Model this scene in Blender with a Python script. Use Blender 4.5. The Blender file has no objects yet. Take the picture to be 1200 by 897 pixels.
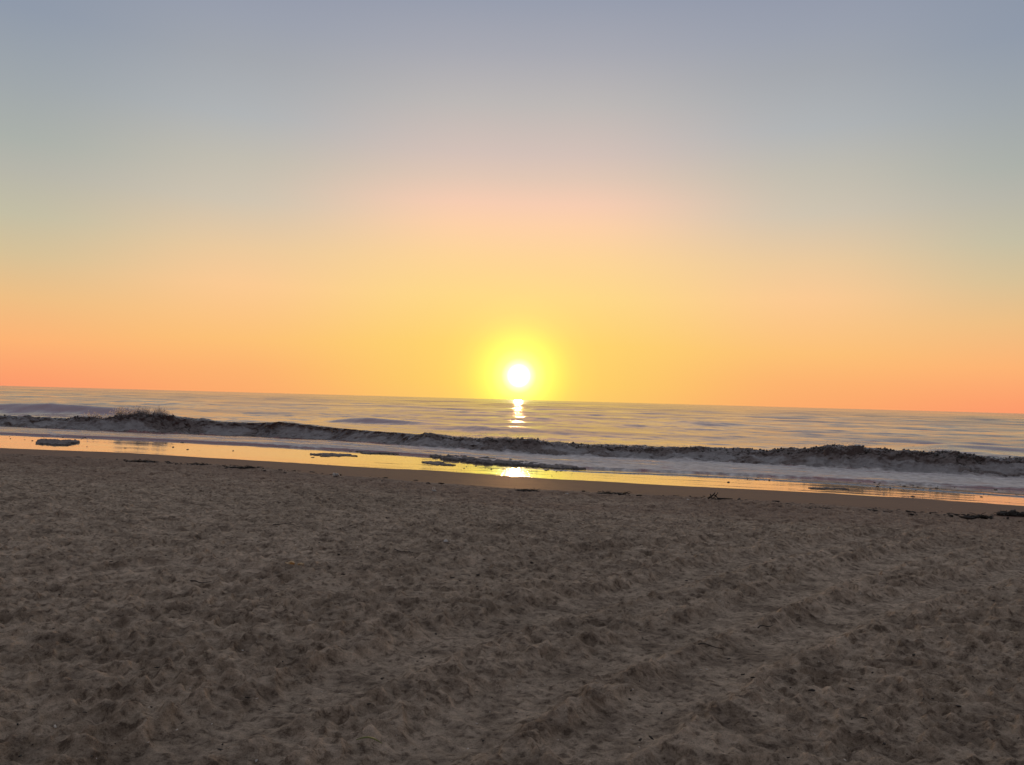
import bpy, math, random
import numpy as np
from mathutils import Matrix, Vector

rng = np.random.default_rng(7)
random.seed(7)
sc = bpy.context.scene
COL = sc.collection
R = math.radians

# ------------------------------------------------------------------ camera
F_PX, CX, CY = 924.0, 600.0, 448.5          # focal length and centre in photo pixels
CAM_Z = 3.0
PITCH, ROLL = R(1.24), R(1.56)
ROT = (Matrix.Rotation(R(90) + PITCH, 3, 'X') @ Matrix.Rotation(ROLL, 3, 'Z'))
cam = bpy.data.cameras.new('camera')
cam.sensor_width = 36.0
cam.lens = 36.0 * F_PX / 1200.0
cam.clip_start, cam.clip_end = 0.1, 100000
cam_ob = bpy.data.objects.new('camera', cam)
cam_ob.matrix_world = Matrix.Translation((0, 0, CAM_Z)) @ ROT.to_4x4()
COL.objects.link(cam_ob)
sc.camera = cam_ob


def ray(px, py):
    d = ROT @ Vector(((px - CX) / F_PX, -(py - CY) / F_PX, -1.0))
    return d.normalized()


def hit(px, py, z):
    d = ray(px, py)
    k = (z - CAM_Z) / d.z
    return (d.x * k, d.y * k)


# ------------------------------------------------------------------ shore frame: s runs out to sea, t runs along the beach
PHI = R(15.5)
NX, NY = math.sin(PHI), math.cos(PHI)


def st(x, y):
    return x * NX + y * NY, x * NY - y * NX


def xy(s, t):
    return s * NX + t * NY, s * NY - t * NX


def curve(points, z):
    zf = z if callable(z) else (lambda px: z)
    a = np.array([(*st(*hit(px, py, zf(px))), zf(px)) for px, py in points])
    a = a[np.argsort(a[:, 1])]
    # carry the end directions on, straight along the shore
    t = np.concatenate([[a[0, 1] - 200], a[:, 1], [a[-1, 1] + 200]])
    s = np.concatenate([[a[0, 0]], a[:, 0], [a[-1, 0]]])
    zz = np.concatenate([[a[0, 2]], a[:, 2], [a[-1, 2]]])
    return t, s, zz


def height_along(c, t):
    return np.interp(t, c[0], c[2])


def along(c, t):
    return np.interp(t, c[0], c[1])


Z0 = 1.02


def Z1(px):                                   # the beach lies flatter to the left
    return float(np.interp(px, [300, 520], [0.625, 0.666]))


def Z2(px):
    return float(np.interp(px, [300, 520], [0.57, 0.45]))


C0 = curve([(0, 533), (150, 540), (300, 549), (400, 558), (500, 566), (600, 573), (720, 579), (840, 585), (1000, 597), (1200, 609)], Z0)
C1 = curve([(0, 525), (150, 531), (300, 540), (450, 549), (550, 554.5), (600, 558.5), (750, 567), (900, 574.5), (1000, 580), (1200, 593)], Z1)
C2 = curve([(0, 509), (150, 515), (300, 522), (400, 528), (450, 531.5), (500, 535), (600, 544), (690, 550), (750, 553), (900, 559), (1200, 575)], Z2)
C2B = curve([(700, 553.5), (800, 556.5), (900, 562), (1000, 568), (1200, 584)], 0.52)
C3 = curve([(0, 503), (100, 507), (200, 510), (300, 513), (400, 519), (500, 527), (600, 532), (750, 537), (900, 544), (1000, 550), (1200, 560)], 0.16)


# ------------------------------------------------------------------ noise
LAT = rng.random((512, 512))


def vnoise(x, y, seed=0):
    x = np.asarray(x) + 37.17 * seed
    y = np.asarray(y) + 91.31 * seed
    xi = np.floor(x).astype(np.int64); yi = np.floor(y).astype(np.int64)
    fx = x - xi; fy = y - yi
    fx = fx * fx * fx * (fx * (fx * 6 - 15) + 10); fy = fy * fy * fy * (fy * (fy * 6 - 15) + 10)
    x0 = xi & 511; x1 = (xi + 1) & 511; y0 = yi & 511; y1 = (yi + 1) & 511
    a = LAT[y0, x0]; b = LAT[y0, x1]; c = LAT[y1, x0]; d = LAT[y1, x1]
    return (a + (b - a) * fx) * (1 - fy) + (c + (d - c) * fx) * fy - 0.5


def fbm(x, y, octaves=4, seed=0, gain=0.5):
    o = 0; amp = 1.0; f = 1.0
    for k in range(octaves):
        ca, sa = math.cos(0.7 * k + 0.3), math.sin(0.7 * k + 0.3)
        o = o + amp * vnoise((x * ca - y * sa) * f, (x * sa + y * ca) * f, seed + k * 3 + 1)
        amp *= gain; f *= 2.03
    return o


def sstep(a, b, x):
    k = np.clip((x - a) / (b - a), 0, 1)
    return k * k * (3 - 2 * k)


# ------------------------------------------------------------------ materials
def new_mat(name):
    m = bpy.data.materials.new(name); m.use_nodes = True
    nt = m.node_tree
    return m, nt, nt.nodes['Principled BSDF'], nt.nodes['Material Output']


def N(nt, typ, **kw):
    n = nt.nodes.new(typ)
    for k, v in kw.items():
        if hasattr(n, k):
            setattr(n, k, v)
        else:
            n.inputs[k].default_value = v
    return n


def L(nt, a, b):
    nt.links.new(a, b)


def math_node(nt, op, a, b=None, clamp=False):
    n = nt.nodes.new('ShaderNodeMath'); n.operation = op; n.use_clamp = clamp
    for i, v in enumerate((a, b)):
        if v is None:
            continue
        if isinstance(v, (int, float)):
            n.inputs[i].default_value = v
        else:
            nt.links.new(v, n.inputs[i])
    return n.outputs[0]


def mixc(nt, fac, a, b, blend='MIX'):
    n = nt.nodes.new('ShaderNodeMix'); n.data_type = 'RGBA'; n.blend_type = blend
    if isinstance(fac, (int, float)):
        n.inputs[0].default_value = fac
    else:
        nt.links.new(fac, n.inputs[0])
    for i, v in ((6, a), (7, b)):
        if isinstance(v, tuple):
            n.inputs[i].default_value = (*v, 1) if len(v) == 3 else v
        else:
            nt.links.new(v, n.inputs[i])
    return n.outputs[2]


def noise_node(nt, scale, detail=4, rough=0.55, vec=None):
    n = nt.nodes.new('ShaderNodeTexNoise')
    n.inputs['Scale'].default_value = scale
    n.inputs['Detail'].default_value = detail
    n.inputs['Roughness'].default_value = rough
    if vec is not None:
        nt.links.new(vec, n.inputs['Vector'])
    return n.outputs['Fac']


def mapping(nt, scale=(1, 1, 1), rotz=0.0):
    g = nt.nodes.new('ShaderNodeNewGeometry')
    m = nt.nodes.new('ShaderNodeMapping')
    m.inputs['Rotation'].default_value = (0, 0, rotz)
    m.inputs['Scale'].default_value = scale
    # rotate first, then stretch
    m.vector_type = 'POINT'
    r = nt.nodes.new('ShaderNodeVectorRotate'); r.rotation_type = 'Z_AXIS'
    r.inputs['Angle'].default_value = rotz
    m.inputs['Rotation'].default_value = (0, 0, 0)
    nt.links.new(g.outputs['Position'], r.inputs['Vector'])
    nt.links.new(r.outputs[0], m.inputs['Vector'])
    return m.outputs[0]


def attr(nt, name):
    n = nt.nodes.new('ShaderNodeAttribute'); n.attribute_name = name
    return n.outputs['Fac']


def ramp(nt, fac, stops, interp='LINEAR'):
    n = nt.nodes.new('ShaderNodeValToRGB')
    n.color_ramp.interpolation = interp
    els = n.color_ramp.elements
    while len(els) > 1:
        els.remove(els[-1])
    for i, (p, c) in enumerate(stops):
        e = els[0] if i == 0 else els.new(p)
        e.position = p
        e.color = (*c, 1) if len(c) == 3 else c
    if not isinstance(fac, (int, float)):
        nt.links.new(fac, n.inputs[0])
    return n.outputs[0]


def make_sand(name):
    m, nt, bs, out = new_mat(name)
    damp = attr(nt, 'damp'); film = attr(nt, 'film')
    v = mapping(nt)
    n1 = noise_node(nt, 0.35, 5, 0.6, v)
    n2 = noise_node(nt, 6.0, 5, 0.65, v)
    n3 = noise_node(nt, 140.0, 3, 0.6, v)
    dry = ramp(nt, n1, [(0.3, (0.43, 0.332, 0.248)), (0.7, (0.60, 0.463, 0.350))])
    dry = mixc(nt, math_node(nt, 'MULTIPLY', n2, 0.55), dry, (0.34, 0.262, 0.188))
    n4 = noise_node(nt, 1.0, 6, 0.7, mapping(nt, (3.6, 4.4, 4.0), R(8)))
    dry = mixc(nt, 0.8, dry, ramp(nt, n4, [(0.36, (0.46, 0.44, 0.43)), (0.50, (0.98, 0.98, 0.98)), (0.64, (1.34, 1.34, 1.34))]), 'MULTIPLY')
    n5 = noise_node(nt, 1.0, 5, 0.7, mapping(nt, (17.0, 20.0, 17.0), R(-12)))
    dry = mixc(nt, 0.8, dry, ramp(nt, n5, [(0.38, (0.38, 0.36, 0.35)), (0.47, (0.98, 0.98, 0.98)), (0.64, (1.36, 1.36, 1.36))]), 'MULTIPLY')
    speck = ramp(nt, n3, [(0.36, (0.45, 0.43, 0.42)), (0.46, (1, 1, 1)), (0.62, (1, 1, 1)), (0.72, (1.5, 1.45, 1.4))])
    dry = mixc(nt, 0.55, dry, speck, 'MULTIPLY')
    wetc = mixc(nt, n2, (0.145, 0.080, 0.052), (0.205, 0.118, 0.080))
    c = mixc(nt, damp, dry, wetc)
    c = mixc(nt, film, c, (0.075, 0.058, 0.048))
    L(nt, c, bs.inputs['Base Color'])
    # gloss: dry sand is matt, damp sand has a dull sheen, the film of water is close to a mirror
    r1 = math_node(nt, 'SUBTRACT', 0.92, math_node(nt, 'MULTIPLY', damp, 0.30))
    rmix = nt.nodes.new('ShaderNodeMix'); rmix.data_type = 'FLOAT'
    L(nt, film, rmix.inputs[0]); L(nt, r1, rmix.inputs[2]); rmix.inputs[3].default_value = 0.055
    L(nt, rmix.outputs[0], bs.inputs['Roughness'])
    sp = math_node(nt, 'ADD', 0.12, math_node(nt, 'MULTIPLY', damp, 0.06))
    sp = math_node(nt, 'ADD', sp, math_node(nt, 'MULTIPLY', film, 0.40))
    L(nt, sp, bs.inputs['Specular IOR Level'])
    bs.inputs['IOR'].default_value = 1.45
    L(nt, math_node(nt, 'MULTIPLY', film, 1.0), bs.inputs['Coat Weight']); bs.inputs['Coat Roughness'].default_value = 0.05; bs.inputs['Coat IOR'].default_value = 1.9
    grain = noise_node(nt, 34.0, 7, 0.72, v)
    b = nt.nodes.new('ShaderNodeBump')
    L(nt, math_node(nt, 'SUBTRACT', 1.0, math_node(nt, 'MULTIPLY', damp, 0.8), True), b.inputs['Strength'])
    b.inputs['Distance'].default_value = 0.034
    L(nt, grain, b.inputs['Height'])
    L(nt, b.outputs[0], bs.inputs['Normal'])
    return m


def make_water(name):
    m, nt, bs, out = new_mat(name)
    foam = attr(nt, 'foam')
    v = mapping(nt, (0.55, 1.0, 1.0), PHI)
    fine = noise_node(nt, 5.5, 6, 0.65, v)
    broad = noise_node(nt, 0.9, 4, 0.6, v)
    t = math_node(nt, 'ADD', math_node(nt, 'MULTIPLY', fine, 0.6), math_node(nt, 'MULTIPLY', broad, 0.5))
    thr = math_node(nt, 'SUBTRACT', 1.15, math_node(nt, 'MULTIPLY', foam, 1.15))
    k = math_node(nt, 'MULTIPLY', math_node(nt, 'SUBTRACT', t, thr), 4.0)
    k = math_node(nt, 'ADD', k, 0.5, True)
    k = math_node(nt, 'MULTIPLY', k, math_node(nt, 'MULTIPLY', foam, 6.0, True), True)
    turb = attr(nt, 'turb')
    fc = mixc(nt, ramp(nt, fine, [(0.34, (0, 0, 0)), (0.66, (1, 1, 1))]), (0.30, 0.265, 0.25), (0.90, 0.85, 0.82))
    fc = mixc(nt, turb, fc, mixc(nt, fine, (0.14, 0.135, 0.135), (0.46, 0.45, 0.45)))
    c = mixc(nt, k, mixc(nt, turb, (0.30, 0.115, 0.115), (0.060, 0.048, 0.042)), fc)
    L(nt, c, bs.inputs['Base Color'])
    # wind-ruffled and slick bands, drawn out along the shore
    vb = mapping(nt, (0.006, 0.035, 1.0), PHI)
    slick = ramp(nt, noise_node(nt, 1.0, 7, 0.68, vb), [(0.36, (0.09,) * 3), (0.62, (0.26,) * 3)])
    rm = nt.nodes.new('ShaderNodeMix'); rm.data_type = 'FLOAT'
    L(nt, k, rm.inputs[0]); L(nt, slick, rm.inputs[2]); rm.inputs[3].default_value = 0.6
    L(nt, rm.outputs[0], bs.inputs['Roughness'])
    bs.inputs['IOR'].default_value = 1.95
    bs.inputs['Specular Tint'].default_value = (1.0, 0.80, 0.76, 1)  # pink haze cast put into the water's reflection colour
    # ripples: a tilt of the surface at every point, so that far water keeps its roughness
    vr = mapping(nt, (1.0, 1.9, 1.0), PHI)
    rn = nt.nodes.new('ShaderNodeTexNoise'); L(nt, vr, rn.inputs['Vector'])
    rn.inputs['Scale'].default_value = 1.6; rn.inputs['Detail'].default_value = 4.0; rn.inputs['Roughness'].default_value = 0.6
    sub = nt.nodes.new('ShaderNodeVectorMath'); sub.operation = 'SUBTRACT'; L(nt, rn.outputs['Color'], sub.inputs[0]); sub.inputs[1].default_value = (0.5, 0.5, 0.5)
    mul = nt.nodes.new('ShaderNodeVectorMath'); mul.operation = 'MULTIPLY'; L(nt, sub.outputs[0], mul.inputs[0]); mul.inputs[1].default_value = (0.10, 0.115, 0.0)
    geo = nt.nodes.new('ShaderNodeNewGeometry')
    addn = nt.nodes.new('ShaderNodeVectorMath'); addn.operation = 'ADD'; L(nt, geo.outputs['Normal'], addn.inputs[0]); L(nt, mul.outputs[0], addn.inputs[1])
    b = nt.nodes.new('ShaderNodeVectorMath'); b.operation = 'NORMALIZE'; L(nt, addn.outputs[0], b.inputs[0])
    b2 = nt.nodes.new('ShaderNodeBump'); b2.inputs['Distance'].default_value = 0.05
    L(nt, k, b2.inputs['Strength']); L(nt, fine, b2.inputs['Height']); L(nt, b.outputs[0], b2.inputs['Normal'])
    L(nt, b2.outputs[0], bs.inputs['Normal'])
    return m


def make_foam(name, a, bcol, trans=0.0):
    m, nt, bs, out = new_mat(name)
    v = mapping(nt)
    n = noise_node(nt, 9.0, 5, 0.65, v)
    c = mixc(nt, n, a, bcol)
    L(nt, c, bs.inputs['Base Color'])
    bs.inputs['Roughness'].default_value = 0.7
    bs.inputs['Specular IOR Level'].default_value = 0.25
    b = nt.nodes.new('ShaderNodeBump'); b.inputs['Distance'].default_value = 0.03
    L(nt, noise_node(nt, 30.0, 5, 0.7, v), b.inputs['Height']); L(nt, b.outputs[0], bs.inputs['Normal'])
    if trans:
        tr = nt.nodes.new('ShaderNodeBsdfTranslucent'); L(nt, c, tr.inputs[0])
        mx = nt.nodes.new('ShaderNodeMixShader'); mx.inputs[0].default_value = trans
        L(nt, bs.outputs[0], mx.inputs[1]); L(nt, tr.outputs[0], mx.inputs[2]); L(nt, mx.outputs[0], out.inputs[0])
    return m


def make_plain(name, a, bcol, rough, scale=20.0, trans=0.0):
    m, nt, bs, out = new_mat(name)
    v = mapping(nt)
    c = mixc(nt, noise_node(nt, scale, 4, 0.6, v), a, bcol)
    L(nt, c, bs.inputs['Base Color']); bs.inputs['Roughness'].default_value = rough
    b = nt.nodes.new('ShaderNodeBump'); b.inputs['Distance'].default_value = 0.004
    L(nt, noise_node(nt, scale * 5, 4, 0.6, v), b.inputs['Height']); L(nt, b.outputs[0], bs.inputs['Normal'])
    if trans:
        tr = nt.nodes.new('ShaderNodeBsdfTranslucent'); L(nt, c, tr.inputs[0])
        mx = nt.nodes.new('ShaderNodeMixShader'); mx.inputs[0].default_value = trans
        L(nt, bs.outputs[0], mx.inputs[1]); L(nt, tr.outputs[0], mx.inputs[2]); L(nt, mx.outputs[0], out.inputs[0])
    return m


M_SAND = make_sand('beach_sand')
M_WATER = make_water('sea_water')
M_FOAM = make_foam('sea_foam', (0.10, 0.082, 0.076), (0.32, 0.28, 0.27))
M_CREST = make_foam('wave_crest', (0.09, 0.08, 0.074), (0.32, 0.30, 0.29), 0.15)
M_SPRAY = make_foam('spray', (0.93, 0.86, 0.84), (0.98, 0.94, 0.92), 0.2)
bs_ = M_SPRAY.node_tree.nodes['Principled BSDF']; bs_.inputs['Transmission Weight'].default_value = 0.9; bs_.inputs['IOR'].default_value = 1.2; bs_.inputs['Roughness'].default_value = 0.15
M_WEED = make_plain('dried_weed', (0.018, 0.013, 0.010), (0.05, 0.036, 0.026), 0.7)
M_WOOD = make_plain('dark_wood', (0.02, 0.015, 0.012), (0.05, 0.04, 0.03), 0.75)
M_SHELL = make_plain('shell', (0.86, 0.80, 0.74), (0.95, 0.92, 0.88), 0.35, 60.0, 0.55)
M_TAN = make_plain('tan_shell', (0.75, 0.56, 0.32), (0.9, 0.74, 0.5), 0.4, 60.0, 0.45)
M_GRASS = make_plain('grass_blade', (0.25, 0.30, 0.09), (0.42, 0.45, 0.18), 0.45, 40.0, 0.3)


# ------------------------------------------------------------------ mesh helpers
def mesh_from(name, verts, quads=None, polys=None, smooth=True, attrs=None):
    me = bpy.data.meshes.new(name)
    verts = np.asarray(verts, np.float32)
    if quads is not None:
        quads = np.asarray(quads, np.int32)
        n = len(quads); k = quads.shape[1]
        me.vertices.add(len(verts)); me.vertices.foreach_set('co', verts.ravel())
        me.loops.add(n * k); me.loops.foreach_set('vertex_index', quads.ravel())
        me.polygons.add(n); me.polygons.foreach_set('loop_start', np.arange(0, n * k, k, dtype=np.int32))
    else:
        me.from_pydata([tuple(map(float, v)) for v in verts], [], polys)
    if smooth:
        me.polygons.foreach_set('use_smooth', np.ones(len(me.polygons), bool))
    for k_, a in (attrs or {}).items():
        at = me.attributes.new(k_, 'FLOAT', 'POINT'); at.data.foreach_set('value', np.asarray(a, np.float32).ravel())
    me.update(calc_edges=True); me.validate()
    return me


def obj(name, me, mat, parent=None):
    o = bpy.data.objects.new(name, me)
    COL.objects.link(o)
    if not me.materials:
        me.materials.append(mat)
    if parent:
        o.parent = parent
    return o


def tag(o, label=None, cat=None, group=None, kind=None):
    if label: o['label'] = label
    if cat: o['category'] = cat
    if group: o['group'] = group
    if kind: o['kind'] = kind
    return o


def grid_quads(nr, nc):
    i = np.arange(nr - 1)[:, None] * nc + np.arange(nc - 1)[None, :]
    return np.stack([i, i + 1, i + nc + 1, i + nc], -1).reshape(-1, 4)


def submesh(name, P, quads, mask, attrs, mat, parent=None):
    q = quads[mask]
    used, inv = np.unique(q, return_inverse=True)
    me = mesh_from(name, P[used], inv.reshape(q.shape), attrs={k: a[used] for k, a in attrs.items()})
    return obj(name, me, mat, parent)


# ------------------------------------------------------------------ beach height
def hermite(x, xs, zs, ms):
    out = np.full(x.shape, np.nan)
    out = np.where(x <= xs[0], zs[0] + ms[0] * (x - xs[0]), out)
    for k in range(len(xs) - 1):
        h = xs[k + 1] - xs[k]
        u = (x - xs[k]) / h
        v = ((2 * u**3 - 3 * u**2 + 1) * zs[k] + (u**3 - 2 * u**2 + u) * h * ms[k]
             + (-2 * u**3 + 3 * u**2) * zs[k + 1] + (u**3 - u**2) * h * ms[k + 1])
        out = np.where((x > xs[k]) & (x <= xs[k + 1]), v, out)
    return np.where(x > xs[-1], zs[-1] + ms[-1] * (x - xs[-1]), out)


def beach_base(s, t):
    s0, s1, s2 = along(C0, t), along(C1, t), along(C2, t)
    one = np.ones_like(s)
    xs = [one * -40, one * 4.0, s0, s1, s2, s2 + 25]
    z1, z2 = height_along(C1, t), height_along(C2, t)
    k_ = np.clip((z2 - 0.45) / 0.12, 0, 1)
    zs = [2.3, 1.41, Z0, z1, z2, -0.75]
    ms = [-0.01, -0.018, -0.050, -0.037 + 0.025 * k_, -0.028 + 0.022 * k_, -0.05]
    return hermite(s, xs, zs, ms), s0, s1, s2


# trampled dry sand: footprints, ruts and wind-worn lumps pressed into a height map, 1.5 cm a cell
HX0, HX1, HY0, HY1, HC = -23.0, 23.0, 0.3, 23.5, 0.012
hw, hh = int((HX1 - HX0) / HC), int((HY1 - HY0) / HC)
gx, gy = np.meshgrid(HX0 + (np.arange(hw) + .5) * HC, HY0 + (np.arange(hh) + .5) * HC)
gx = gx.astype(np.float32); gy = gy.astype(np.float32)
H = 0.065 * fbm(gx * 0.45, gy * 0.45, 3, 1) + 0.022 * fbm(gx * 1.9, gy * 2.1, 3, 11) + 0.024 * fbm(gx * 8.0, gy * 8.0, 4, 21, 0.6)
H = H.astype(np.float32)


def stamp(cx, cy, ang, la, lb, depth, rim):
    rad = 1.9 * la
    i0, i1 = int((cx - rad - HX0) / HC), int((cx + rad - HX0) / HC)
    j0, j1 = int((cy - rad - HY0) / HC), int((cy + rad - HY0) / HC)
    if i0 < 0 or j0 < 0 or i1 >= hw or j1 >= hh:
        return
    X = gx[j0:j1, i0:i1] - cx; Y = gy[j0:j1, i0:i1] - cy
    u = (X * math.cos(ang) + Y * math.sin(ang)) / la
    v = (-X * math.sin(ang) + Y * math.cos(ang)) / lb
    r = np.sqrt(u * u + v * v)
    z = -depth * np.clip(1.05 - r * r, 0, 1) ** 0.8 * np.minimum(1, 1.3 - 0.3 * u) + rim * np.exp(-((r - 1.12) / 0.22) ** 2) * (0.65 + 0.35 * u)
    H[j0:j1, i0:i1] = H[j0:j1, i0:i1] * (1 - 0.6 * np.exp(-(r / 1.1) ** 4)) + z


for k in range(34000):
    y = HY0 + (HY1 - HY0) * random.random()
    x = (random.random() * 2 - 1) * (2.5 + y * 0.95)
    size = random.uniform(0.75, 1.2)
    ang = random.gauss(1.2, 0.9) if random.random() < 0.6 else random.uniform(0, 6.28)
    stamp(x, y, ang, 0.092 * size, 0.052 * size * random.uniform(0.85, 1.5), random.choice((0.5, 0.8, 1, 1.5)) * random.uniform(0.015, 0.045), random.uniform(0.005, 0.020))
# walked lines
for k in range(46):
    x, y = random.uniform(-14, 14), random.uniform(2.5, 19)
    a = random.uniform(0, 6.28)
    for j in range(random.randint(8, 26)):
        a += random.gauss(0, 0.05)
        x += math.cos(a) * 0.66; y += math.sin(a) * 0.66
        sd = 0.1 if j % 2 else -0.1
        stamp(x - math.sin(a) * sd, y + math.cos(a) * sd, a, 0.15, 0.075, random.uniform(0.04, 0.08), random.uniform(0.012, 0.026))


def rut(pts, width, depth, rib=0.0):
    pts = np.array(pts)
    d_best = np.full(gx.shape, 9.0, np.float32); l_best = np.zeros(gx.shape, np.float32)
    acc = 0
    for a, b in zip(pts[:-1], pts[1:]):
        ab = b - a; ln = np.hypot(*ab)
        u = np.clip(((gx - a[0]) * ab[0] + (gy - a[1]) * ab[1]) / ln**2, 0, 1)
        d = np.hypot(gx - a[0] - u * ab[0], gy - a[1] - u * ab[1])
        m = d < d_best
        d_best[m] = d[m]; l_best[m] = (acc + u * ln)[m]
        acc += ln
    wob = 1 + 0.35 * fbm(gx * 2.2, gy * 2.2, 2, 70)
    r = d_best / (width * wob)
    inside = np.exp(-r**4)
    H[:] = H * (1 - 0.85 * inside) - depth * inside + 0.45 * depth * np.exp(-((r - 1.35) / 0.3) ** 2)
    if rib:
        H[:] += rib * inside * np.sin(l_best * 2 * math.pi / 0.11)


def gp(px, py):
    return hit(px, py, 1.28)


base = [gp(170, 930), gp(300, 868), gp(430, 806), gp(560, 752), gp(715, 708), gp(880, 655), gp(1040, 618)]
rut(base, 0.24, 0.060, 0.004)
rut([(x + 0.55, y - 0.9) for x, y in base], 0.24, 0.055, 0.004)
rut([gp(-80, 700), gp(200, 668), gp(420, 690), gp(640, 655), gp(900, 625)], 0.14, 0.045)
rut([gp(700, 900), gp(860, 790), gp(1010, 720), gp(1230, 660)], 0.22, 0.050)
H += 0.016 * fbm(gx * 19, gy * 19, 2, 41, 0.62).astype(np.float32)


def trample(x, y):
    fx = np.clip((x - HX0) / HC - 0.5, 0, hw - 1.001); fy = np.clip((y - HY0) / HC - 0.5, 0, hh - 1.001)
    i = fx.astype(np.int64); j = fy.astype(np.int64); fx = fx - i; fy = fy - j
    return (H[j, i] * (1 - fx) + H[j, i + 1] * fx) * (1 - fy) + (H[j + 1, i] * (1 - fx) + H[j + 1, i + 1] * fx) * fy


def beach_height(x, y):
    x = np.atleast_1d(np.asarray(x, float)); y = np.atleast_1d(np.asarray(y, float))
    s, t = st(x, y)
    z, s0, s1, s2 = beach_base(s, t)
    wob = 0.5 * fbm(t * 0.35, s * 0.9, 3, 50)
    dryness = 1 - sstep(-0.55, 0.35, s - s0 + wob)
    inside = sstep(HX0, HX0 + 1, x) * (1 - sstep(HX1 - 1, HX1, x)) * sstep(HY0, HY0 + 0.4, y) * (1 - sstep(HY1 - 1, HY1, y))
    inside = inside * sstep(1.0, 1.5, np.hypot(x, y))
    inside = inside * (1 - sstep(R(62), R(71), np.abs(np.arctan2(x, y))))
    z = z + trample(x, y) * dryness * inside
    # small berm lip where the last high water stopped
    z = z + 0.035 * np.exp(-((s - s0 + wob) / 0.35) ** 2) * (0.6 + fbm(t * 0.8, s * 0.2, 2, 52))
    # damp face: faint scallops
    wetz = (1 - dryness) * (1 - sstep(-0.4, 0.6, s - s1))
    z = z + wetz * 0.010 * fbm(t * 0.9, s * 1.7, 4, 55)
    # wet flat: almost level, with shallow runnels left by the backwash
    flat = sstep(-0.3, 0.8, s - s1)
    z = z + flat * (0.006 * fbm(t * 0.22, s * 0.8, 3, 57) + 0.0012 * fbm(t * 1.5, s * 4.0, 2, 58))
    # thin edge of the last spent wave, to the right
    s2b = along(C2B, t) + 0.12 * fbm(t * 0.7, t * 0.1, 2, 59)
    z = z + 0.030 * sstep(0.0, 0.04, s - s2b) * sstep(-9, -3, t) * flat * (1 - sstep(0.1, 3.0, s - s2b))
    film = sstep(-0.05, 0.05, s - s1 + 0.22 * fbm(t * 0.30, s * 0.3, 4, 60))
    damp = sstep(-0.5, 0.4, s - s0 + wob + 0.35 * fbm(t * 1.4, s * 1.4, 3, 61))
    moist = 0.55 * sstep(-6.0, -0.8, s - s0 + 3.0 * fbm(t * 0.3, s * 0.5, 3, 63))
    damp = np.maximum(damp, moist)
    return z, damp, film, s - s1


# fan-shaped sheet, fine in front of the camera
th = np.concatenate([np.linspace(R(-74), R(-50), 170)[:-1], np.linspace(R(-50), R(50), 1400), np.linspace(R(50), R(74), 170)[1:]])
rr = [1.0]
while rr[-1] < 62:
    r = rr[-1]
    if r < 22: dr = min(max(0.0075 if r > 2.2 else 0.014, r * r / 2600), 0.045)
    else: dr = 0.03 if r < 38 else 0.1
    rr.append(r + dr)
rr = np.array(rr)
X = rr[:, None] * np.sin(th)[None, :]; Y = rr[:, None] * np.cos(th)[None, :]
Z, damp, film, ds1 = beach_height(X.ravel(), Y.ravel())
P = np.stack([X.ravel(), Y.ravel(), Z], 1)
Q = grid_quads(len(rr), len(th))[:, ::-1]
fcen = ds1[Q].mean(1)
zmax = Z[Q].max(1)
at = {'damp': damp, 'film': film}
sand = submesh('sand', P, Q, fcen < 0.6, at, M_SAND)
tag(sand, 'dry trampled grey-brown sand of the beach, full of footprints', 'sand', kind='structure')
wet = submesh('wet_sand', P, Q, (fcen >= 0.6) & (zmax > -0.35), at, M_SAND)
tag(wet, 'flat wet sand shining with the orange sky along the water', 'wet sand', kind='structure')
del H
# the rest of the beach, to the sides and behind the camera
th2 = np.linspace(R(70), R(290), 220)
r2 = np.concatenate([[0.0], np.geomspace(1.0, 600, 70)])
X2 = r2[:, None] * np.sin(th2)[None, :]; Y2 = r2[:, None] * np.cos(th2)[None, :]
H = np.zeros((hh, hw), np.float32)


def coarse(x, y):
    s, t = st(x, y)
    z, s0, s1, s2 = beach_base(s, t)
    k = np.maximum(0, -s)
    z = np.where(s < -40, 2.3 + 0.0 * s, z) + 0.06 * fbm(x * 0.6, y * 0.6, 4, 80) * sstep(R(76), R(84), np.abs(np.arctan2(x, y)))
    return z, sstep(-0.5, 0.4, s - s0), sstep(-.05, .05, s - s1)


z2, d2, f2 = coarse(X2.ravel(), Y2.ravel())
thi = np.linspace(R(-74), R(74), 40); ri = np.array([0.0, 0.5, 0.95, 1.3])
Xi = ri[:, None] * np.sin(thi)[None, :]; Yi = ri[:, None] * np.cos(thi)[None, :]
zi, di, fi = coarse(Xi.ravel(), Yi.ravel()); zi = zi - np.where(np.hypot(Xi, Yi).ravel() > 1.1, 0.05, 0.0)
under = np.where(Y2.ravel() > 0, sstep(R(77), R(74), np.abs(np.arctan2(X2.ravel(), Y2.ravel()))), 0) * sstep(0.9, 1.2, np.hypot(X2, Y2).ravel())
z2 = z2 - 0.004 - 0.06 * under          # tucked under the edge of the fine sheet
P2 = np.concatenate([np.stack([X2.ravel(), Y2.ravel(), z2], 1), np.stack([Xi.ravel(), Yi.ravel(), zi], 1)])
Q2 = np.concatenate([grid_quads(len(r2), len(th2))[:, ::-1], grid_quads(4, 40)[:, ::-1] + len(X2.ravel())])
back = obj('sand', mesh_from('sand_behind', P2, Q2, attrs={'damp': np.concatenate([d2, di]), 'film': np.concatenate([f2, fi])}), M_SAND)
tag(back, kind='structure')

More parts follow.
